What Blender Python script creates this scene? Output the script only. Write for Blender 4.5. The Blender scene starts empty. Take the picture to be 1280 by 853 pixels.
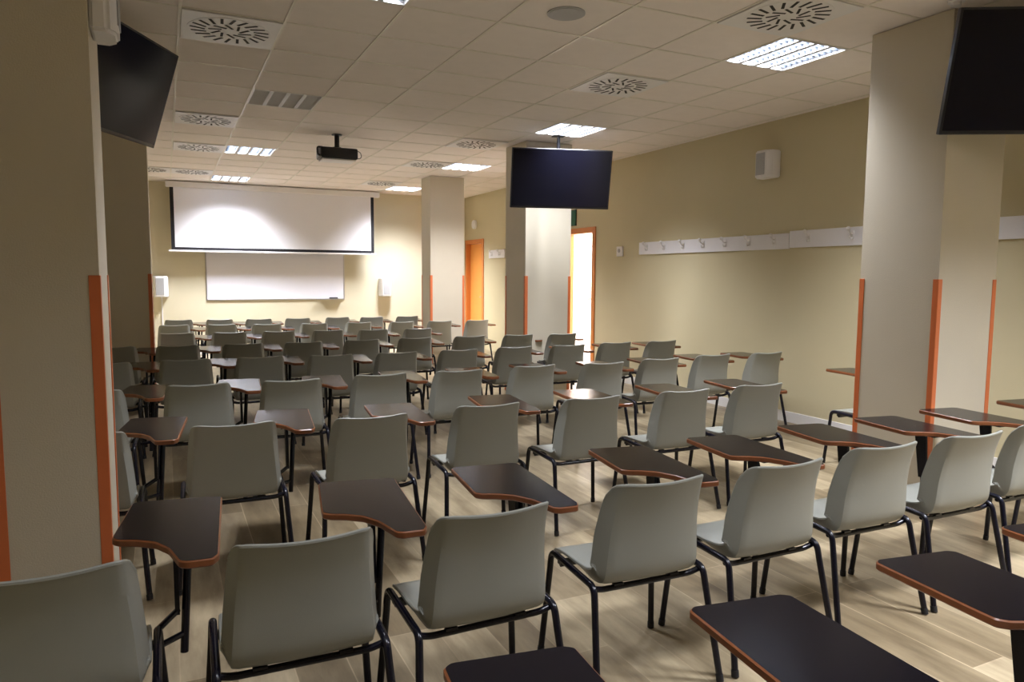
import bpy, bmesh, math, random
from mathutils import Vector, Matrix
random.seed(7)
SC = bpy.context.scene
C = SC.collection
PI = math.pi
ZC = 3.12            # ceiling height
XR, XL, YF, YB = 5.78, -0.85, 14.4, -2.6

# ------------------------------------------------------------------ materials
def mat(name, col, rough=0.5, metal=0.0, emit=0.0, spec=0.5, noise=0.0, nscale=6.0, bump=0.0, bscale=120.0, coat=0.0):
    m = bpy.data.materials.new(name); m.use_nodes = True
    nt = m.node_tree; b = nt.nodes['Principled BSDF']
    b.inputs['Base Color'].default_value = (*col, 1); b.inputs['Roughness'].default_value = rough
    b.inputs['Metallic'].default_value = metal; b.inputs['Specular IOR Level'].default_value = spec
    b.inputs['Coat Weight'].default_value = coat
    if emit:
        b.inputs['Emission Color'].default_value = (*col, 1); b.inputs['Emission Strength'].default_value = emit
    tc = nt.nodes.new('ShaderNodeTexCoord')
    if noise:
        n = nt.nodes.new('ShaderNodeTexNoise'); n.inputs['Scale'].default_value = nscale; n.inputs['Detail'].default_value = 4
        nt.links.new(tc.outputs['Object'], n.inputs['Vector'])
        r = nt.nodes.new('ShaderNodeMapRange'); r.inputs['To Min'].default_value = 1 - noise; r.inputs['To Max'].default_value = 1 + noise
        nt.links.new(n.outputs['Fac'], r.inputs['Value'])
        h = nt.nodes.new('ShaderNodeVectorMath'); h.operation = 'SCALE'; h.inputs[0].default_value = col
        nt.links.new(r.outputs['Result'], h.inputs['Scale']); nt.links.new(h.outputs['Vector'], b.inputs['Base Color'])
    if bump:
        n2 = nt.nodes.new('ShaderNodeTexNoise'); n2.inputs['Scale'].default_value = bscale; n2.inputs['Detail'].default_value = 3
        nt.links.new(tc.outputs['Object'], n2.inputs['Vector'])
        bp = nt.nodes.new('ShaderNodeBump'); bp.inputs['Strength'].default_value = bump; bp.inputs['Distance'].default_value = 0.004
        nt.links.new(n2.outputs['Fac'], bp.inputs['Height']); nt.links.new(bp.outputs['Normal'], b.inputs['Normal'])
    return m

M = {}
M['wall'] = mat('cream wall paint', (0.60, 0.525, 0.335), 0.6, noise=0.03, nscale=3, bump=0.25, bscale=160, spec=0.25)
M['front_wall'] = mat('pale cream wall paint', (0.68, 0.62, 0.46), 0.6, noise=0.03, nscale=3, bump=0.2, bscale=160, spec=0.25)
M['pillar'] = mat('pillar paint', (0.63, 0.57, 0.455), 0.55, noise=0.03, nscale=4, bump=0.3, bscale=170, spec=0.25)
M['tile'] = mat('ceiling tile', (0.88, 0.81, 0.76), 0.85, noise=0.04, nscale=9, bump=0.3, bscale=220, spec=0.1)
M['tbar'] = mat('ceiling grid bar', (0.80, 0.75, 0.66), 0.4, spec=0.5)
M['white'] = mat('white painted metal', (0.82, 0.80, 0.80), 0.4, noise=0.02)
M['whitewood'] = mat('white painted board', (0.80, 0.78, 0.80), 0.45, noise=0.03)
M['orange'] = mat('orange corner guard', (0.66, 0.17, 0.055), 0.4, noise=0.05)
M['orangewood'] = mat('orange varnished wood', (0.66, 0.22, 0.05), 0.4, noise=0.12, nscale=5)
M['leafwood'] = mat('light orange door veneer', (0.95, 0.40, 0.09), 0.4, noise=0.06, nscale=4)
M['screen'] = mat('white projection cloth', (0.83, 0.82, 0.86), 0.75, noise=0.01)
M['black'] = mat('black plastic', (0.012, 0.012, 0.016), 0.35, noise=0.05)
M['blackcloth'] = mat('black screen border', (0.008, 0.007, 0.010), 0.8, noise=0.05)
M['tvglass'] = mat('dark television glass', (0.006, 0.006, 0.013), 0.15, noise=0.05, spec=0.25)
M['board'] = mat('whiteboard enamel', (0.84, 0.83, 0.90), 0.2, noise=0.01)
M['alu'] = mat('brushed aluminium', (0.62, 0.62, 0.64), 0.3, metal=0.9, noise=0.03)
M['louver'] = mat('darkened louver aluminium', (0.13, 0.15, 0.18), 0.3, metal=0.6, noise=0.02)  # base darkened to hold down glare on blades under lit tubes
M['divider'] = mat('grey louver divider', (0.62, 0.62, 0.64), 0.4, noise=0.02)
M['tube'] = mat('fluorescent tube glass', (0.85, 0.87, 0.90), 0.3)
M['slot'] = mat('dark vent slot', (0.015, 0.013, 0.012), 0.7, noise=0.1)
M['grey'] = mat('grey speaker grille', (0.42, 0.42, 0.43), 0.6, noise=0.06, nscale=60)
M['shell'] = mat('grey polypropylene', (0.275, 0.280, 0.250), 0.34, noise=0.03, nscale=8, bump=0.12, bscale=500, spec=0.45)
M['steel'] = mat('black painted steel tube', (0.006, 0.006, 0.013), 0.25, noise=0.1, spec=0.4)
M['rubber'] = mat('black rubber cap', (0.010, 0.009, 0.010), 0.7, noise=0.1)
M['laminate'] = mat('black brown laminate', (0.006, 0.005, 0.008), 0.17, noise=0.12, nscale=25, spec=0.14, bump=0.04, bscale=400)
M['band'] = mat('brown wood edge', (0.20, 0.065, 0.022), 0.35, noise=0.2, nscale=30)
M['green'] = mat('green exit sign', (0.0, 0.09, 0.05), 0.4, noise=0.05)
M['brass'] = mat('brass knob', (0.75, 0.45, 0.18), 0.3, metal=0.8)
M['base'] = mat('white skirting', (0.80, 0.78, 0.76), 0.4, noise=0.02)
M['corr'] = mat('white corridor paint', (0.9, 0.87, 0.86), 0.6, noise=0.01)
M['lens'] = mat('projector lens glass', (0.02, 0.02, 0.05), 0.05, spec=0.9)

def floor_mat():
    m = bpy.data.materials.new('wood look floor planks'); m.use_nodes = True
    nt = m.node_tree; N = nt.nodes; L = nt.links; b = N['Principled BSDF']
    tc = N.new('ShaderNodeTexCoord'); mp = N.new('ShaderNodeMapping'); mp.inputs['Rotation'].default_value = (0, 0, PI/2)
    L.new(tc.outputs['Object'], mp.inputs['Vector'])
    br = N.new('ShaderNodeTexBrick'); br.offset = 0.37; br.offset_frequency = 2
    br.inputs['Scale'].default_value = 1; br.inputs['Brick Width'].default_value = 1.18; br.inputs['Row Height'].default_value = 0.197
    br.inputs['Mortar Size'].default_value = 0.0028; br.inputs['Mortar Smooth'].default_value = 0.2
    br.inputs['Color1'].default_value = (0.20, 0.155, 0.095, 1); br.inputs['Color2'].default_value = (0.40, 0.335, 0.23, 1)
    br.inputs['Mortar'].default_value = (0.44, 0.36, 0.25, 1); br.inputs['Bias'].default_value = 0.0
    L.new(mp.outputs['Vector'], br.inputs['Vector'])
    mp2 = N.new('ShaderNodeMapping'); mp2.inputs['Scale'].default_value = (7.0, 1.3, 1)
    L.new(tc.outputs['Object'], mp2.inputs['Vector'])
    n1 = N.new('ShaderNodeTexNoise'); n1.inputs['Scale'].default_value = 1.3; n1.inputs['Detail'].default_value = 6; n1.inputs['Roughness'].default_value = 0.62
    L.new(mp2.outputs['Vector'], n1.inputs['Vector'])
    rp = N.new('ShaderNodeValToRGB'); rp.color_ramp.elements[0].position = 0.33; rp.color_ramp.elements[1].position = 0.68
    rp.color_ramp.elements[0].color = (0.52, 0.47, 0.40, 1); rp.color_ramp.elements[1].color = (1.25, 1.22, 1.16, 1)
    L.new(n1.outputs['Fac'], rp.inputs['Fac'])
    mx = N.new('ShaderNodeMix'); mx.data_type = 'RGBA'; mx.blend_type = 'MULTIPLY'; mx.inputs['Factor'].default_value = 0.9
    L.new(br.outputs['Color'], mx.inputs['A']); L.new(rp.outputs['Color'], mx.inputs['B'])
    L.new(mx.outputs['Result'], b.inputs['Base Color'])
    b.inputs['Roughness'].default_value = 0.33; b.inputs['Specular IOR Level'].default_value = 0.5
    bp = N.new('ShaderNodeBump'); bp.inputs['Strength'].default_value = 0.25; bp.inputs['Distance'].default_value = 0.002
    iv = N.new('ShaderNodeMath'); iv.operation = 'SUBTRACT'; iv.inputs[0].default_value = 1.0
    L.new(br.outputs['Fac'], iv.inputs[1]); L.new(iv.outputs[0], bp.inputs['Height']); L.new(bp.outputs['Normal'], b.inputs['Normal'])
    return m
M['floor'] = floor_mat()

# ------------------------------------------------------------------ helpers
def tag(o, label=None, cat=None, group=None, kind=None):
    if label: o['label'] = label
    if cat: o['category'] = cat
    if group: o['group'] = group
    if kind: o['kind'] = kind
    return o
def obj(name, bm, m, parent=None, smooth=False, normals=True):
    if normals: bmesh.ops.recalc_face_normals(bm, faces=bm.faces)
    me = bpy.data.meshes.new(name); bm.to_mesh(me); bm.free()
    me.materials.append(m)
    if smooth:
        for p in me.polygons: p.use_smooth = True
        me.set_sharp_from_angle(angle=math.radians(42))
    o = bpy.data.objects.new(name, me); C.objects.link(o)
    if parent: o.parent = parent
    return o
def thing(name, label, cat, loc=(0, 0, 0), rz=0.0, group=None):
    o = bpy.data.objects.new(name, None); C.objects.link(o); o.empty_display_size = 0.1
    o.location = loc; o.rotation_euler = (0, 0, rz)
    return tag(o, label, cat, group)
def box(bm, x0, x1, y0, y1, z0, z1, bev=0.0, mtx=None):
    v = [bm.verts.new((x, y, z)) for x in (x0, x1) for y in (y0, y1) for z in (z0, z1)]
    F = [(0, 1, 3, 2), (4, 6, 7, 5), (0, 4, 5, 1), (2, 3, 7, 6), (0, 2, 6, 4), (1, 5, 7, 3)]
    fs = [bm.faces.new([v[i] for i in f]) for f in F]
    if bev:
        es = list({e for f in fs for e in f.edges})
        r = bmesh.ops.bevel(bm, geom=es, offset=bev, segments=2, affect='EDGES', profile=0.5)
        v = list({x for f in r['faces'] for x in f.verts} | {x for x in v if x.is_valid})
    if mtx: bmesh.ops.transform(bm, matrix=mtx, verts=v)
    return v
def B(*a, **k):
    bm = bmesh.new(); box(bm, *a, **k); return bm
def tube(bm, pts, r, n=10, closed=False, cap=True):
    pts = [Vector(p) for p in pts]; rings = []; up = None; N = len(pts)
    for i, p in enumerate(pts):
        a = pts[i-1] if (i > 0 or closed) else p; c = pts[(i+1) % N] if (i < N-1 or closed) else p
        t = (c-a).normalized()
        if up is None: up = t.orthogonal().normalized()
        up = (up - t*up.dot(t)).normalized(); s = t.cross(up)
        rings.append([bm.verts.new(p + r*(math.cos(2*PI*k/n)*up + math.sin(2*PI*k/n)*s)) for k in range(n)])
    for i in range(N if closed else N-1):
        A, D = rings[i], rings[(i+1) % N]
        for k in range(n): bm.faces.new((A[k], A[(k+1) % n], D[(k+1) % n], D[k]))
    if cap and not closed: bm.faces.new(rings[0][::-1]); bm.faces.new(rings[-1])
def fillet(pts, r=0.05, n=5):
    pts = [Vector(p) for p in pts]; out = [pts[0]]
    for i in range(1, len(pts)-1):
        p = pts[i]; a = (pts[i-1]-p); c = (pts[i+1]-p); ra = min(r, a.length*.45, c.length*.45)
        s = p + a.normalized()*ra; e = p + c.normalized()*ra
        for k in range(n+1):
            t = k/n; out.append((1-t)**2*s + 2*t*(1-t)*p + t*t*e)
    out.append(pts[-1]); return out
def prism(bm, poly, z0, z1, plane='xy'):
    f = (lambda p, z: (p[0], p[1], z)) if plane == 'xy' else ((lambda p, z: (z, p[0], p[1])) if plane == 'yz' else (lambda p, z: (p[0], z, p[1])))
    a = [bm.verts.new(f(p, z0)) for p in poly]; b = [bm.verts.new(f(p, z1)) for p in poly]; n = len(poly)
    bm.faces.new(a[::-1]); bm.faces.new(b)
    for i in range(n): bm.faces.new((a[i], a[(i+1) % n], b[(i+1) % n], b[i]))
def disc(bm, c, r, z0, z1, n=32, axis='z'):
    poly = [(c[0]+r*math.cos(2*PI*k/n), c[1]+r*math.sin(2*PI*k/n)) for k in range(n)]
    prism(bm, poly, z0, z1, {'z': 'xy', 'x': 'yz', 'y': 'xz'}[axis])
def struct(name, bm, m, parent=None, **k):
    o = obj(name, bm, m, parent, **k)
    if not parent: o['kind'] = 'structure'
    return o

# ------------------------------------------------------------------ camera
f_px = 900.0
yaw, pit, rol = math.radians(25.66), math.radians(5.23), math.radians(-0.35)
fw = Vector((math.sin(yaw)*math.cos(pit), math.cos(yaw)*math.cos(pit), -math.sin(pit)))
rt = Vector((math.cos(yaw), -math.sin(yaw), 0)); dn = fw.cross(rt)
r2 = math.cos(rol)*rt + math.sin(rol)*dn; d2 = -math.sin(rol)*rt + math.cos(rol)*dn
cam = bpy.data.cameras.new('camera'); cam.sensor_width = 36; cam.lens = f_px/1280*36; cam.clip_start = 0.05
co = bpy.data.objects.new('camera', cam); C.objects.link(co)
co.matrix_world = Matrix(((r2.x, -d2.x, -fw.x, 0), (r2.y, -d2.y, -fw.y, 0), (r2.z, -d2.z, -fw.z, 1.5), (0, 0, 0, 1)))
SC.camera = co

# ------------------------------------------------------------------ room shell
struct('floor', B(XL, XR+0.12, YB, YF, -0.1, 0), M['floor'])
bm = bmesh.new()                                        # right wall with two door openings
D1 = (9.24, 10.06, 2.16); D2 = (13.42, 14.26, 2.16)
box(bm, XR, XR+.12, YB-.1, D1[0], 0, ZC+.1); box(bm, XR, XR+.12, D1[0], D1[1], D1[2], ZC+.1)
box(bm, XR, XR+.12, D1[1], D2[0], 0, ZC+.1); box(bm, XR, XR+.12, D2[0], D2[1], D2[2], ZC+.1); box(bm, XR, XR+.12, D2[1], YF+.1, 0, ZC+.1)
struct('wall_right', bm, M['wall'])
struct('wall_front', B(XL-.1, XR, YF, YF+.1, 0, ZC+.1), M['front_wall'])
struct('wall_left', B(XL-.1, XL, YB, YF, 0, ZC+.1), M['wall'])
struct('wall_back', B(XL-.1, XR, YB-.1, YB, 0, ZC+.1), M['wall'])
struct('baseboard_right', B(XR-.014, XR, YB, D1[0]-.08, 0, .11, bev=.003), M['base'])
struct('baseboard_front', B(XL+.002, XR-.1, YF-.014, YF, 0, .11, bev=.003), M['base'])

PX, PY, X0, Y0 = .617, .622, .136, 4.985
def cell(i, k): return (X0+PX*i, X0+PX*(i+1), Y0+PY*k, Y0+PY*(k+1))
FIX = [(1, -7, 1), (1, -2, 1), (1, 3, 0), (1, 8, 1), (1, 13, 1), (6, -7, 1), (6, -2, 1), (6, 3, 1), (6, 8, 1), (6, 13, 1)]
FIXC = {(i, k) for i, k, l in FIX}
bm = bmesh.new(); T = .02
for i in range(-3, 11):
    for k in range(-14, 18):
        x0, x1, y0, y1 = cell(i, k); x0 = max(x0, XL); x1 = min(x1, XR); y0 = max(y0, YB); y1 = min(y1, YF)
        if x1-x0 < .005 or y1-y0 < .005 or (i, k) in FIXC: continue
        box(bm, x0, x1, y0, y1, ZC, ZC+T)
struct('ceiling', bm, M['tile'])
bm = bmesh.new()
for i in range(-1, 10):
    x = X0+PX*i
    if XL < x < XR: box(bm, x-.009, x+.009, YB, YF, ZC-.005, ZC-.0002)
for k in range(-12, 17):
    y = Y0+PY*k
    if YB < y < YF:
        for i in range(-2, 10):
            a, b = max(X0+PX*i+.009, XL), min(X0+PX*(i+1)-.009, XR)
            if b > a: box(bm, a, b, y-.009, y+.009, ZC-.004, ZC-.0002)
struct('trim_1', bm, M['tbar'])

def pillar(n, x0, x1, y0, y1, zg=1.49):
    o = struct('trim_%d' % n, B(x0, x1, y0, y1, 0, ZC-.006), M['pillar'])
    for (cx, cy) in ((x0, y0), (x1, y0), (x0, y1), (x1, y1)):
        sx = 1 if cx == x0 else -1; sy = 1 if cy == y0 else -1
        bm = bmesh.new(); t = .004; w = .034
        xs = sorted((cx-sx*t, cx+sx*w)); ys = sorted((cy-sy*t, cy)); box(bm, *xs, *ys, .0, zg, bev=.0015)
        xs = sorted((cx-sx*t, cx)); ys = sorted((cy, cy+sy*w)); box(bm, *xs, *ys, .0, zg, bev=.0015)
        g = obj('corner_guard', bm, M['orange'], o); g['label'] = 'orange corner guard'
    return o
pillar(2, 4.33, 4.91, 2.90, 3.46)
pillar(3, 3.97, 4.605, 7.90, 8.47)
pillar(4, 3.97, 4.57, 11.40, 11.85)
pillar(5, -.565, -.215, 3.00, 3.42)
pillar(6, -.72, -.135, 8.72, 9.25)

# doors on the right wall
def door_frame(n, y0, y1, zt, fwid=.085):
    bm = bmesh.new(); xa, xb = XR-.018, XR+.135
    box(bm, xa, xb, y0-fwid+.02, y0+.02, 0, zt+fwid-.02, bev=.003)
    box(bm, xa, xb, y1-.02, y1+fwid-.02, 0, zt+fwid-.02, bev=.003)
    box(bm, xa, xb, y0+.02, y1-.02, zt-.02, zt+fwid-.02, bev=.003)
    return struct('door_%d' % n, bm, M['orangewood'])
d = door_frame(1, *D1)
d = door_frame(2, *D2)
lf = obj('door_leaf', B(XR+.075, XR+.115, D2[0]+.025, D2[1]-.025, .008, D2[2]-.025, bev=.003), M['leafwood'], d)
lf['label'] = 'light orange door leaf'
bm = bmesh.new(); tube(bm, fillet([(XR+.075, D2[0]+.09, 1.05), (XR+.02, D2[0]+.09, 1.05), (XR+.02, D2[0]+.2, 1.05)], .015), .009)
disc(bm, (D2[0]+.09, 1.05), .025, XR+.068, XR+.0745, axis='x'); obj('door_handle', bm, M['alu'], lf, smooth=True)
# corridor behind the open door
bm = bmesh.new()
box(bm, XR+.12, 8.1, 8.2, 8.3, 0, 2.7); box(bm, 8.0, 8.1, 8.3, 14.2, 0, 2.7); box(bm, XR+.12, 8.0, 14.1, 14.2, 0, 2.7)
box(bm, XR+.12, 8.1, 8.2, 14.2, 2.7, 2.8)
struct('wall_corridor', bm, M['corr'])
struct('floor.001', B(XR+.12, 8.1, 8.2, 14.2, -.1, 0), M['corr'])
bm = bmesh.new(); yy = 12.62
box(bm, 7.94, 7.999, yy, yy+.09, 0, 2.2); box(bm, 7.94, 7.999, yy+1.0, yy+1.09, 0, 2.2); box(bm, 7.94, 7.999, yy, yy+1.09, 2.11, 2.2)
d3 = struct('door_3', bm, M['white'])
obj('door_leaf', B(7.96, 7.998, yy+.09, yy+1.0, .01, 2.1, bev=.003), M['white'], d3)
bm = bmesh.new(); bmesh.ops.create_uvsphere(bm, u_segments=16, v_segments=10, radius=.035, matrix=Matrix.Translation((7.92, yy+.19, 1.02)))
disc(bm, (yy+.19, 1.02), .02, 7.93, 7.96, axis='x'); obj('door_handle', bm, M['brass'], d3, smooth=True)

def area(name, loc, sx, sy, power, col, spread=180, rot=(0, 0, 0)):
    L = bpy.data.lights.new(name, 'AREA'); L.shape = 'RECTANGLE'; L.size = sx; L.size_y = sy; L.energy = power; L.color = col
    L.spread = math.radians(spread); o = bpy.data.objects.new(name, L); C.objects.link(o); o.location = loc; o.rotation_euler = rot
    return o
area('corridor_lamp', (6.9, 11.2, 2.69), 1.2, 4.5, 330, (1, .97, .95))

# ------------------------------------------------------------------ ceiling fittings
LCOL = (.94, .97, 1.05)
PS = 2.8
POW = {(1, 13): 12, (6, 13): 12, (1, 8): 7.0, (6, 8): 8.0, (6, 3): 8, (6, -2): 6.0, (1, -2): 3.6, (1, -7): 3.4, (6, -7): 18}
FL = {(1, -12): 'behind the camera at the back', (1, -7): 'above the camera on the left', (1, -2): 'at the top edge, left of the round grille',
      (1, 3): 'unlit grey, in front of the left television', (1, 8): 'touching a round air diffuser, left of the projector', (1, 13): 'just above the left half of the projection screen',
      (6, -7): 'above the camera on the right', (6, -2): 'biggest and nearest on the right, beside the biggest diffuser', (6, 3): 'right above the middle television',
      (6, 8): 'just left of the middle pillar top', (6, 13): 'above the right end of the projection screen'}
def fixture(i, k, lit):
    x0, x1, y0, y1 = cell(i, k); cx, cy = (x0+x1)/2, (y0+y1)/2; w = PX/2-.002; h = PY/2-.002
    t = thing('ceiling_light', 'square recessed louver ceiling light ' + FL[(i, k)], 'light', (cx, cy, ZC), 0, 'recessed louver lights in the tiled ceiling')
    bm = bmesh.new(); e = .016
    box(bm, -w, -w+e, -h, h, -.004, .1); box(bm, w-e, w, -h, h, -.004, .1); box(bm, -w+e, w-e, -h, -h+e, -.004, .1); box(bm, -w+e, w-e, h-e, h, -.004, .1)
    box(bm, -w+e, w-e, -h+e, h-e, .095, .1)
    obj('housing', bm, M['white'], t)
    W = 2*(w-e); tw = W/4
    for j in range(1, 4):
        bm = bmesh.new(); x = -w+e+j*tw; prism(bm, [(x-.017, -.002), (x+.017, -.002), (x+.010, .07), (x-.010, .07)], -h+e, h-e, 'xz'); obj('divider', bm, M['divider'], t)
    bm = bmesh.new()
    n = 11
    for j in range(4):
        a = -w+e+j*tw+.025; b = a+tw-.05
        for q in range(1, n):
            y = -h+e+q*(2*(h-e))/n
            prism(bm, [(y-.0015, .0), (y+.0015, .0), (y+.004, .036), (y-.004, .036)], a-.008, b+.008, 'yz')
    obj('louver', bm, M['louver'] if lit else M['white'], t)  # brightness set by colour: lit blades darkened, unlit ones whitened
    for j in range(4):
        x = -w+e+(j+.5)*tw; bm = bmesh.new(); tube(bm, [(x, -h+.03, .062), (x, h-.03, .062)], .013, 12)
        obj('tube', bm, M['tube'], t, smooth=True)
        if lit:
            L = area('tube_lamp', (cx+x, cy, ZC+.048), .045, .54, PS*POW[(i, k)], LCOL, 142 if k == -7 else 114)
for i, k, l in FIX: fixture(i, k, l)

def vent(i, k, label):
    x0, x1, y0, y1 = cell(i, k); t = thing('air_diffuser', label, 'vent', ((x0+x1)/2, (y0+y1)/2, ZC-.0005), 0, 'swirl air diffusers in the tiled ceiling')
    w, h = PX/2-.010, PY/2-.010; bm = bmesh.new(); box(bm, -w, w, -h, h, -.012, -.005, bev=.002)
    disc(bm, (0, 0), .262, -.0145, -.012, 40)
    obj('face_plate', bm, M['white'], t)
    bm = bmesh.new()
    for q in range(20):
        a = 2*PI*q/20; m = Matrix.Rotation(a, 4, 'Z') @ Matrix.Translation((.2, 0, 0)) @ Matrix.Rotation(.25, 4, 'Z')
        box(bm, -.047, .047, -.009, .009, -.0165, -.0147, mtx=m)
    for q in range(10):
        a = 2*PI*(q+.3)/10; m = Matrix.Rotation(a, 4, 'Z') @ Matrix.Translation((.095, 0, 0)) @ Matrix.Rotation(-.5, 4, 'Z')
        box(bm, -.042, .042, -.008, .008, -.0165, -.0147, mtx=m)
    s = obj('slots', bm, M['slot'], t); s['label'] = 'dark radial slots'
for a in ((0, 0, 'round slotted air diffuser at top left, next to the left television'), (0, 5, 'round slotted air diffuser, second from the top in the left column'),
          (0, 8, 'round slotted air diffuser joined to a lit ceiling light on its right'), (0, 12, 'round slotted air diffuser above the left end of the projection screen'),
          (-1, 12, 'round slotted air diffuser cut off by the far left pillar'), (5, -3, 'biggest round slotted air diffuser at top right'),
          (5, 0, 'round slotted air diffuser above and right of the middle television'), (5, 5, 'round slotted air diffuser just left of the middle television'),
          (5, 8, 'round slotted air diffuser left of the far pillar top'), (5, 12, 'round slotted air diffuser above the right end of the projection screen')): vent(*a)
t = thing('ceiling_speaker', 'round grey ceiling speaker grille near the top edge', 'speaker', (2.295, 4.03, ZC-.0005))
bm = bmesh.new(); disc(bm, (0, 0), .118, -.007, -.0, 48); obj('rim', bm, M['grey'], t)
bm = bmesh.new(); disc(bm, (0, 0), .105, -.010, -.0072, 48); obj('grille', bm, M['grey'], t)
bm = bmesh.new(); disc(bm, (0, 0), .045, -.03, 0, 24); disc(bm, (0, 0), .028, -.05, -.03, 24)
o = obj('ceiling_sensor', bm, M['white'], None); o.location = (4.19, 2.80, ZC-.0002); tag(o, 'small white ceiling sensor at the top of the near right pillar', 'sensor')

# ------------------------------------------------------------------ televisions
def tv(name, c, yawd, tiltd, w, h, label):
    t = thing(name, label, 'television', c, math.radians(yawd), 'wall televisions hung below the ceiling')
    R = Matrix.Rotation(math.radians(tiltd), 4, 'X')       # local: faces -Y, top leans to -Y
    bm = bmesh.new(); box(bm, -w/2, w/2, -.012, .03, -h/2, h/2, bev=.005, mtx=R); box(bm, -w*.3, w*.3, .03, .06, -h*.3, h*.28, bev=.008, mtx=R)
    obj('television_body', bm, M['black'], t)
    bm = bmesh.new(); box(bm, -w/2+.014, w/2-.014, -.0145, -.0122, -h/2+.024, h/2-.014, mtx=R); obj('screen', bm, M['tvglass'], t)
    bm = bmesh.new(); top = ZC-c[2]-.006
    box(bm, -.12, .12, .06, .085, -.12, .12, mtx=R)
    tube(bm, [(0, .08, 0), (-.0, .16, .02)], .02); tube(bm, [(-.0, .16, -.02), (-.0, .16, top)], .02)
    box(bm, -.07, .07, .09, .23, top-.006, top)
    obj('ceiling_mount', bm, M['black'], t)
    return t
tv('television', (4.13, 7.32, 2.60), -16.3, 13.0, 1.165, .668, 'flat television in the middle, hung in front of the middle pillar')
tv('television', (-.224, 5.12, 2.67), 62, 18, 1.12, .65, 'flat television at top left, seen from the side between the pillars')
tv('television', (4.718, 2.516, 2.698), -29.5, 14.2, 1.22, .70, 'flat television at top right, cut off by the picture edge')

# ------------------------------------------------------------------ projector
t = thing('projector', 'black projector hanging from the ceiling on a short pole', 'projector', (1.855, 8.6, 2.895))
bm = bmesh.new(); box(bm, -.215, .215, -.14, .14, -.07, .055, bev=.02); box(bm, -.1, .12, -.05, .1, .055, .068, bev=.004); obj('body', bm, M['black'], t, smooth=True)
bm = bmesh.new(); box(bm, -.19, .19, -.125, .12, -.087, -.071, bev=.006); obj('underside_tray', bm, M['white'], t)
bm = bmesh.new(); disc(bm, (.09, 0), .045, .131, .16, 24, 'y'); obj('lens', bm, M['lens'], t)
bm = bmesh.new(); tube(bm, [(0, 0, .06), (0, 0, ZC-2.895-.012)], .028, 14); disc(bm, (0, 0), .06, ZC-2.895-.014, ZC-2.895-.0065, 24)
disc(bm, (0, 0), .05, .058, .075, 24); obj('ceiling_pole', bm, M['black'], t, smooth=True)
bm = bmesh.new(); tube(bm, fillet([(.19, -.05, .04), (.26, -.06, .035), (.275, -.06, -.04), (.20, -.05, -.052)], .05, 6), .004, 8)
tube(bm, fillet([(-.19, -.1, .05), (-.25, -.12, .045), (-.245, -.12, -.04), (-.2, -.1, -.045)], .03, 6), .012, 8)
obj('cable', bm, M['black'], t, smooth=True)

# ------------------------------------------------------------------ front wall
Y = 13.95
t = thing('projection_screen', 'wide white projection screen pulled down above the whiteboard', 'projection screen', (0, 14.1, -.0162)); t.scale = (1.0108, 1, 1.0108)
bm = bmesh.new(); box(bm, .055, 3.81, -.05, .07, 2.985, 3.085, bev=.012); obj('roller_case', bm, M['white'], t)
bm = bmesh.new(); 
for x in (.3, 1.9, 3.5): box(bm, x-.03, x+.03, .07, .299, 3.0, 3.03)
obj('wall_bracket', bm, M['white'], t)
bm = bmesh.new(); box(bm, .175, 3.64, -.004, .004, 1.955, 2.985); obj('projection_cloth', bm, M['screen'], t)
bm = bmesh.new(); box(bm, .115, .175, -.005, .005, 1.91, 2.985); box(bm, 3.64, 3.70, -.005, .005, 1.91, 2.985); box(bm, .175, 3.64, -.005, .005, 1.905, 1.955)
obj('black_border', bm, M['blackcloth'], t)
bm = bmesh.new(); box(bm, .07, 3.74, -.014, .014, 1.873, 1.904, bev=.006); obj('bottom_bar', bm, M['white'], t)
t = thing('whiteboard', 'plain whiteboard on the front wall below the projection screen', 'whiteboard', (1.94, YF, 0))
bm = bmesh.new(); box(bm, -1.25, 1.25, -.018, -.002, 1.02, 2.20); obj('writing_surface', bm, M['board'], t)
bm = bmesh.new()
for a in ((-1.27, -1.25, 1.0, 2.22), (1.25, 1.27, 1.0, 2.22), (-1.25, 1.25, 1.0, 1.02), (-1.25, 1.25, 2.2, 2.22)): box(bm, a[0], a[1], -.024, -.001, a[2], a[3], bev=.002)
obj('frame', bm, M['alu'], t)
bm = bmesh.new(); box(bm, .75, 1.22, -.10, -.024, 1.0, 1.008); box(bm, .75, 1.22, -.104, -.098, 1.0, 1.02); obj('pen_tray', bm, M['alu'], t)
bm = bmesh.new(); box(bm, -.08, .08, -.03, .03, 0, .035, bev=.008); o = obj('board_eraser', bm, M['black']); o.location = (2.98, YF-.062, 1.0085)
tag(o, 'dark board eraser on the tray at the right end of the whiteboard', 'eraser')
def wspk(name, loc, w, d, h, label, rz=0, group='white box speakers on the walls'):   # back on local y=0, faces -y
    t = thing(name, label, 'speaker', loc, rz, group)
    bm = bmesh.new(); prism(bm, [(-w/2, -.0), (w/2, 0), (w/2, -d*.65), (w*.28, -d), (-w*.28, -d), (-w/2, -d*.65)], -h/2, h/2)
    es = [e for e in bm.edges]; bmesh.ops.bevel(bm, geom=es, offset=.012, segments=3, affect='EDGES')
    obj('cabinet', bm, M['white'], t, smooth=True)
    bm = bmesh.new(); box(bm, -w*.25, w*.25, -d-.004, -d+.004, -h*.40, h*.40, bev=.003); obj('grille', bm, M['grey'], t)
    return t
wspk('wall_speaker', (-.09, YF-.002, 1.26), .27, .2, .37, 'white wall speaker left of the whiteboard, beside the far left pillar')
bm = bmesh.new(); box(bm, -.08, -.055, YF-.018, YF, .1, 1.07, bev=.002); o = obj('cable_duct', bm, M['white']); tag(o, 'thin white cable duct running down the wall from the left speaker', 'cable duct')
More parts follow.
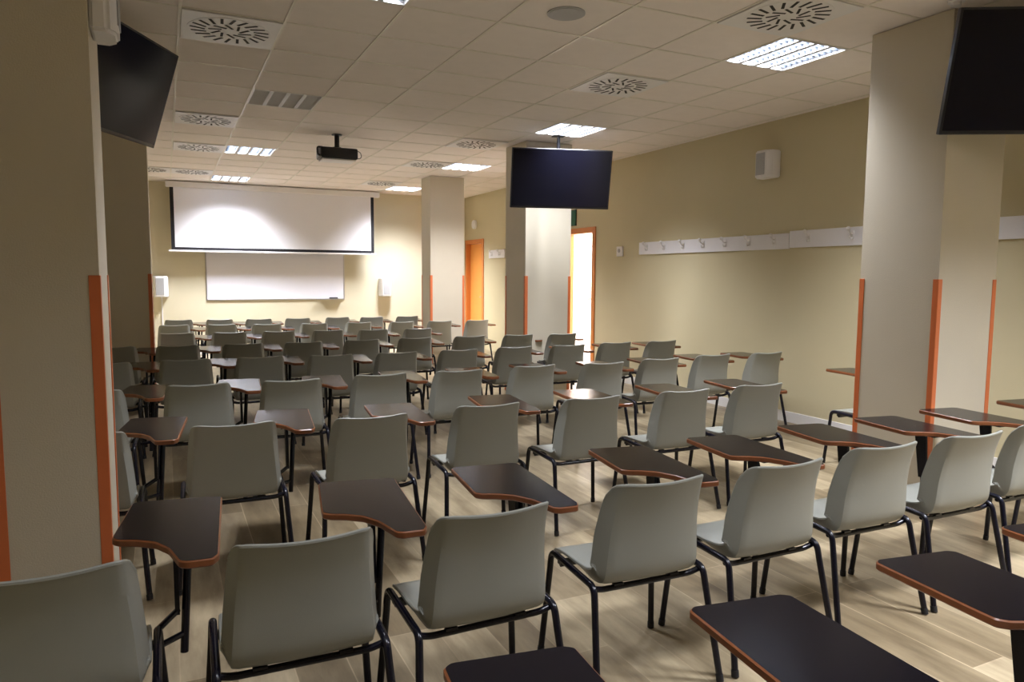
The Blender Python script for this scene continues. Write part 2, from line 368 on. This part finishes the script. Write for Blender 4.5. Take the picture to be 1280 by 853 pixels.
wspk('wall_speaker', (4.02, YF-.002, 1.24), .25, .2, .36, 'white wall speaker right of the whiteboard')
wspk('wall_speaker', (XR-.002, 5.75, 2.665), .24, .17, .28, 'small white speaker high on the right wall above the coat rack', -PI/2)
wspk('wall_speaker', (-.213, 3.13, 2.56), .2, .09, .4, 'white rounded speaker on the near left pillar at the top edge', PI/2)

# ------------------------------------------------------------------ right wall fittings
def rack(y0, y1, z0, z1, hooks, label, z0b=None):
    t = thing('coat_rack', label, 'coat rack', (XR, (y0+y1)/2, z0), 0, 'white coat racks on the right wall')
    L = y1-y0; h = z1-z0; bm = bmesh.new(); box(bm, -.022, -.001, -L/2, L/2, 0, h, bev=.003); obj('board', bm, M['whitewood'], t)
    for q in range(hooks):
        y = -L/2+L*(q+.5)/hooks; bm = bmesh.new()
        box(bm, -.028, -.0225, y-.014, y+.014, h*.30, h*.80, bev=.002)
        tube(bm, fillet([(-.024, y, h*.62), (-.055, y, h*.62), (-.085, y, h*.88)], .02), .007, 8)
        tube(bm, fillet([(-.026, y, h*.42), (-.05, y, h*.30), (-.065, y, h*.5)], .015), .006, 8)
        bmesh.ops.create_uvsphere(bm, u_segments=12, v_segments=8, radius=.02, matrix=Matrix.Translation((-.087, y, h*.9)))
        obj('hook', bm, M['white'], t, smooth=True)
rack(5.47, 8.06, 1.785, 1.945, 7, 'long white coat rack with hooks on the right wall, left part')
rack(3.95, 5.46, 1.795, 1.965, 3, 'white coat rack on the right wall running behind the near right pillar')
rack(1.9, 3.42, 1.795, 1.965, 3, 'white coat rack right of the near right pillar at the picture edge')
rack(12.35, 13.07, 1.825, 1.985, 2, 'short white coat rack beside the far orange door')
t = thing('thermostat', 'small white wall thermostat between the open door and coat rack', 'thermostat', (XR, 8.52, 1.84))
bm = bmesh.new(); box(bm, -.03, -.001, -.07, .07, -.07, .07, bev=.008); obj('cover', bm, M['white'], t)
bm = bmesh.new(); disc(bm, (0, .01), .028, -.036, -.0305, 20, 'x'); obj('dial', bm, M['grey'], t)
bm = bmesh.new(); disc(bm, (0, 0), .09, -.05, -.001, 28, 'x'); o = obj('wall_siren', bm, M['white']); o.location = (XR, 13.80, 2.53); tag(o, 'round white siren on the wall above the far orange door', 'siren')
t = thing('exit_sign', 'green exit sign seen edge-on above the open door', 'sign', (XR, 9.9, 2.40))
bm = bmesh.new(); box(bm, -.012, -.001, -.16, .16, -.13, .12, bev=.003); obj('backing', bm, M['black'], t)
bm = bmesh.new(); box(bm, -.017, -.0125, -.15, .15, -.12, .11); obj('sign_face', bm, M['green'], t)

# ------------------------------------------------------------------ tablet chair prototype
def lerp(tab, t):
    for (a, va), (b, vb) in zip(tab, tab[1:]):
        if t <= b:
            k = (t-a)/(b-a); k = max(0, min(1, k)); return tuple(x+(y-x)*k for x, y in zip(va, vb))
    return tab[-1][1]
PROF = [(-.000, .780), (.016, .735), (.032, .68), (.043, .62), (.050, .56), (.055, .50), (.062, .455), (.078, .425), (.108, .408), (.16, .404), (.23, .412), (.31, .424), (.38, .430), (.425, .428), (.452, .412), (.462, .392)]
def catmull(P, n):
    out = []
    for i in range(len(P)-1):
        p0 = Vector(P[max(i-1, 0)]); p1 = Vector(P[i]); p2 = Vector(P[i+1]); p3 = Vector(P[min(i+2, len(P)-1)])
        for j in range(n):
            t = j/n; out.append(.5*((2*p1)+(p2-p0)*t+(2*p0-5*p1+4*p2-p3)*t*t+(3*p1-p0-3*p2+p3)*t**3))
    out.append(Vector(P[-1])); return out
PC = catmull([Vector((a, b)) for a, b in PROF], 6)
ARC = [0.0]
for a, b in zip(PC, PC[1:]): ARC.append(ARC[-1]+(b-a).length)
LT = ARC[-1]
def prof(s):
    s = max(0, min(LT, s))
    for i in range(len(ARC)-1):
        if s <= ARC[i+1]+1e-9:
            k = (s-ARC[i])/(ARC[i+1]-ARC[i]); p = PC[i].lerp(PC[i+1], k); d = (PC[i+1]-PC[i]).normalized(); return p, d
    return PC[-1], (PC[-1]-PC[-2]).normalized()
#          s -> half width, cross curve, wing depth
TAB = [(0, (.184, .014, .030)), (.10, (.192, .016, .052)), (.22, (.203, .016, .066)), (.33, (.211, .012, .068)), (.40, (.212, .006, .054)), (.47, (.213, .004, .038)), (.54, (.212, .006, .022)), (.62, (.211, .005, .010)), (.70, (.208, .004, -.002)), (.80, (.200, .0, -.012)), (LT, (.190, .0, -.006))]
def shell_bm():
    bm = bmesh.new(); NU, NS = 30, 44; grid = []
    rc = .066
    for iu in range(NU+1):
        u = -1+2*iu/NU; u = math.copysign(abs(u)**.9, u); a = abs(u); col = []
        w0 = .18; b = max(0, (a*w0-(w0-rc))/rc); s0 = rc*(1-math.sqrt(max(0, 1-b*b))) if b > 0 else 0
        s1 = LT-s0*.9
        for j in range(NS+1):
            s = s0+(s1-s0)*j/NS; p, d = prof(s); w, cc, wd = lerp(TAB, s)
            n = Vector((-d.y, d.x))                 # profile (y,z) normal; forward on the back, up on the seat
            if a < .74: X = a/.74*(w-.022); off = cc*(a/.74)**2
            else:
                q = (a-.74)/.26; X = (w-.022)+.018*(1-(1-q)**1.6)+.007*q**4; off = cc+wd*q**1.1
            if s < .1: off_z = .010*a*a*(1-s/.1)
            else: off_z = 0
            col.append(bm.verts.new((math.copysign(X, u), p.x+n.x*off, p.y+n.y*off+off_z)))
        grid.append(col)
    fs = []
    for i in range(NU):
        for j in range(NS): fs.append(bm.faces.new((grid[i][j], grid[i+1][j], grid[i+1][j+1], grid[i][j+1])))
    loop = [v.co.copy() for v in [grid[i][0] for i in range(NU+1)]+[grid[NU][j] for j in range(1, NS+1)]+[grid[i][NS] for i in range(NU-1, -1, -1)]+[grid[0][j] for j in range(NS-1, 0, -1)]]
    bmesh.ops.recalc_face_normals(bm, faces=bm.faces)
    bmesh.ops.solidify(bm, geom=list(bm.faces), thickness=.005)
    tube(bm, loop, .0060, 6, closed=True)
    return bm
TOP = .700                                      # upper face of the writing tablet
TPOLY = [(.160, .825), (.180, .838), (.425, .800), (.447, .782), (.440, .70), (.402, .215), (.385, .185), (.318, .190), (.298, .205), (.288, .25), (.272, .32), (.235, .39), (.185, .43), (.138, .452), (.118, .475), (.122, .52)]
def inset(poly, d):
    n = len(poly); out = []
    for i in range(n):
        p = Vector(poly[i]); a = (p-Vector(poly[i-1])).normalized(); b = (Vector(poly[(i+1) % n])-p).normalized()
        na = Vector((a.y, -a.x)); nb = Vector((b.y, -b.x)); m = (na+nb).normalized(); out.append(p+m*d/max(.5, m.dot(na)))
    return out
def chamfer(poly, r=.009):
    out = []; n = len(poly)
    for i in range(n):
        p = Vector(poly[i]); a = Vector(poly[i-1])-p; b = Vector(poly[(i+1) % n])-p
        ra = min(r, a.length*.4); rb = min(r, b.length*.4); s = p+a.normalized()*ra; e = p+b.normalized()*rb
        for t in (0, .33, .67, 1): out.append(tuple((1-t)**2*s+2*t*(1-t)*p+t*t*e))
    return out
TP = chamfer(TPOLY)
def make_chair():
    t = thing('tablet_chair', 'x', 'chair')
    s = obj('seat_shell', shell_bm(), M['shell'], t, smooth=True, normals=False)
    for sx in (-1, 1):
        for foot, knee in (((sx*.262, .445, .0), (sx*.238, .418, .345)), ((sx*.262, -.004, .0), (sx*.238, .068, .345))):
            f = Vector(foot); k = Vector(knee); d = (k-f).normalized(); bm = bmesh.new()
            tube(bm, [f+d*.02, k], .0125, 12); lg = obj('leg', bm, M['steel'], t, smooth=True)
            bm = bmesh.new(); tube(bm, [f+d*.0035, f+d*.008, f+d*.028], .0142, 12); obj('foot_cap', bm, M['rubber'], lg, smooth=True)
    bm = bmesh.new()
    for sx in (-1, 1):
        tube(bm, fillet([(sx*.238, .418, .345), (sx*.234, .412, .428), (sx*.234, .082, .414), (sx*.238, .068, .345)], .055, 6), .0125, 12)
    tube(bm, [(-.23, .345, .398), (.23, .345, .398)], .011, 10)
    tube(bm, fillet([(-.232, .105, .400), (-.19, .108, .388), (.19, .108, .388), (.232, .105, .400)], .03), .011, 10)
    for sx in (-1, 1):
        box(bm, sx*.205-.03, sx*.205+.03, .33, .36, .398, .412); box(bm, sx*.12-.02, sx*.12+.02, .10, .118, .380, .402)
    obj('seat_frame', bm, M['steel'], t, smooth=True)
    bm = bmesh.new(); prism(bm, inset(TP, .0035), TOP-.021, TOP)
    tb = obj('writing_tablet', bm, M['laminate'], t); tb['label'] = 'black-brown laminate writing tablet'
    bm = bmesh.new(); A = inset(TP, .0036); O = inset(TP, -.001); n = len(A)
    lv = [(A, TOP-.0005), (O, TOP-.004), (O, TOP-.019), (A, TOP-.0235)]
    vs = [[bm.verts.new((p[0], p[1], z)) for p in P] for P, z in lv]
    for q in range(4):
        for i in range(n): bm.faces.new((vs[q][i], vs[q][(i+1) % n], vs[(q+1) % 4][(i+1) % n], vs[(q+1) % 4][i]))
    e = obj('edge_band', bm, M['band'], tb, smooth=True); e['label'] = 'reddish-brown wood edging'
    bm = bmesh.new()
    tube(bm, fillet([(.32, .68, TOP-.036), (.33, .54, TOP-.036), (.325, .505, .60), (.305, .495, .29)], .04, 6), .0125, 12)
    tube(bm, [(.238, .422, .36), (.306, .498, .35)], .010, 8)
    prism(bm, [(.46, .43), (.505, .43), (.54, TOP-.024), (.475, TOP-.024)], .282, .296, 'yz')
    tube(bm, [(.236, .40, .424), (.29, .475, .44)], .010, 8)
    box(bm, .25, .36, .40, .52, TOP-.034, TOP-.0222, bev=.002)
    obj('tablet_support', bm, M['steel'], t, smooth=True)
    return t
ORD = ['first', 'second', 'third', 'fourth', 'fifth', 'sixth', 'seventh', 'eighth', 'ninth', 'tenth']
ROWS = {
 1: [(-.29, 1.95), (.32, 1.93), (.89, 1.92), (1.545, 1.97), (2.14, 1.96), (2.75, 2.0), (3.33, 1.98), (3.93, 2.0), (4.72, 2.0)],
 2: [(-.375, 3.60), (.27, 3.58), (.92, 3.50), (1.59, 3.56), (2.25, 3.53), (2.92, 3.52), (3.54, 3.52), (5.02, 3.62)],
 3: [(-.45, 4.93), (.17, 4.98), (.75, 4.94), (1.37, 4.98), (1.97, 4.96), (2.62, 4.99), (3.23, 4.93), (3.86, 5.0), (4.50, 5.06), (5.10, 5.01)],
 4: [(-.46, 6.43), (.13, 6.46), (.72, 6.44), (1.30, 6.35), (1.90, 6.33), (2.51, 6.34), (3.12, 6.38), (3.72, 6.35), (4.34, 6.41), (4.93, 6.38)],
 5: [(-.47, 7.82), (.09, 7.77), (.70, 7.72), (1.29, 7.68), (1.92, 7.72), (2.53, 7.74), (3.19, 7.73), (3.81, 7.00+.70), (4.39, 7.64)],
 6: [(.10, 9.36), (.68, 9.28), (1.25, 9.24), (1.85, 9.2), (2.40, 9.08), (3.0, 9.06)],
 7: [(.09, 10.85), (.69, 10.78), (1.28, 10.62), (1.92, 10.55), (2.57, 10.55), (3.20, 10.45), (3.81, 10.45), (4.44, 10.45)],
 8: [(.16, 12.05), (.74, 11.96), (1.31, 11.88), (1.90, 11.86), (2.55, 11.92), (3.09, 11.80), (3.73, 11.86)]}
TIGHT = {5: {6: 0, 7: 0, 8: 0}}
ROWN = {1: 'the first full row', 2: 'the second full row', 3: 'the third row', 4: 'the fourth row', 5: 'the fifth row', 6: 'the sixth row', 7: 'the seventh row', 8: 'the last row by the screen'}
SPEC = {(1, 0): 'grey tablet chair at bottom left in front of the near left pillar',
 (1, 7): 'grey tablet chair in the first full row cut by the right picture edge',
 (1, 8): 'tablet chair right of the near right pillar, only its tablet tip in view',
 (2, 0): 'grey tablet chair in the second full row half hidden by the near left pillar',
 (2, 7): 'grey tablet chair behind the near right pillar, showing seat and legs only',
 (3, 0): 'grey tablet chair in the third row, leftmost, behind the near left pillar',
 (3, 9): 'grey tablet chair in the third row, nearest the right wall',
 (4, 9): 'grey tablet chair in the fourth row, nearest the right wall',
 (5, 0): 'shaded tablet chair in front of the far left pillar, left end of fifth row'}
proto = make_chair()
def copy_tree(o, parent=None):
    c = o.copy(); C.objects.link(c)
    if parent: c.parent = parent
    for ch in o.children: copy_tree(ch, c)
    return c
first = True
def place(x, y, rz, label):
    global first
    o = proto if first else copy_tree(PROTO_SRC)
    first = False
    o.location = (x, y, 0); o.rotation_euler = (0, 0, rz)
    o['label'] = label; o['group'] = 'grey tablet chairs in rows'
    return o
PROTO_SRC = proto
R1ROT = [0, -1.5, .5, -2, 0, -2.0, -1.5, -1, 0]
for r, L in ROWS.items():
    for c, (x, y) in enumerate(L):
        rz = math.radians(R1ROT[c] if r == 1 else random.uniform(-2.5, 2.0))
        lab = SPEC.get((r, c)) or 'grey plastic tablet chair in %s, %s from the left' % (ROWN[r], ORD[c])
        place(x, y, rz, lab)
for q, (x, y) in enumerate([(.325, .50), (.95, .49), (1.62, .50), (2.24, .52)]):
    place(x, y, 0, ['tablet chair below the picture, black tablet at bottom centre', 'tablet chair below the picture, its large shiny tablet right of bottom centre',
                    'tablet chair below the picture, black tablet near the lower right corner', 'tablet chair outside the picture, only a tablet corner at the right edge'][q])

# ------------------------------------------------------------------ world + view
w = bpy.data.worlds.new('world'); SC.world = w; w.use_nodes = True
w.node_tree.nodes['Background'].inputs['Color'].default_value = (.5, .5, .6, 1); w.node_tree.nodes['Background'].inputs['Strength'].default_value = 0.05
vs = SC.view_settings; vs.view_transform = 'Standard'; vs.look = 'None'; vs.gamma = 1; vs.use_curve_mapping = False; vs.exposure = 0.42
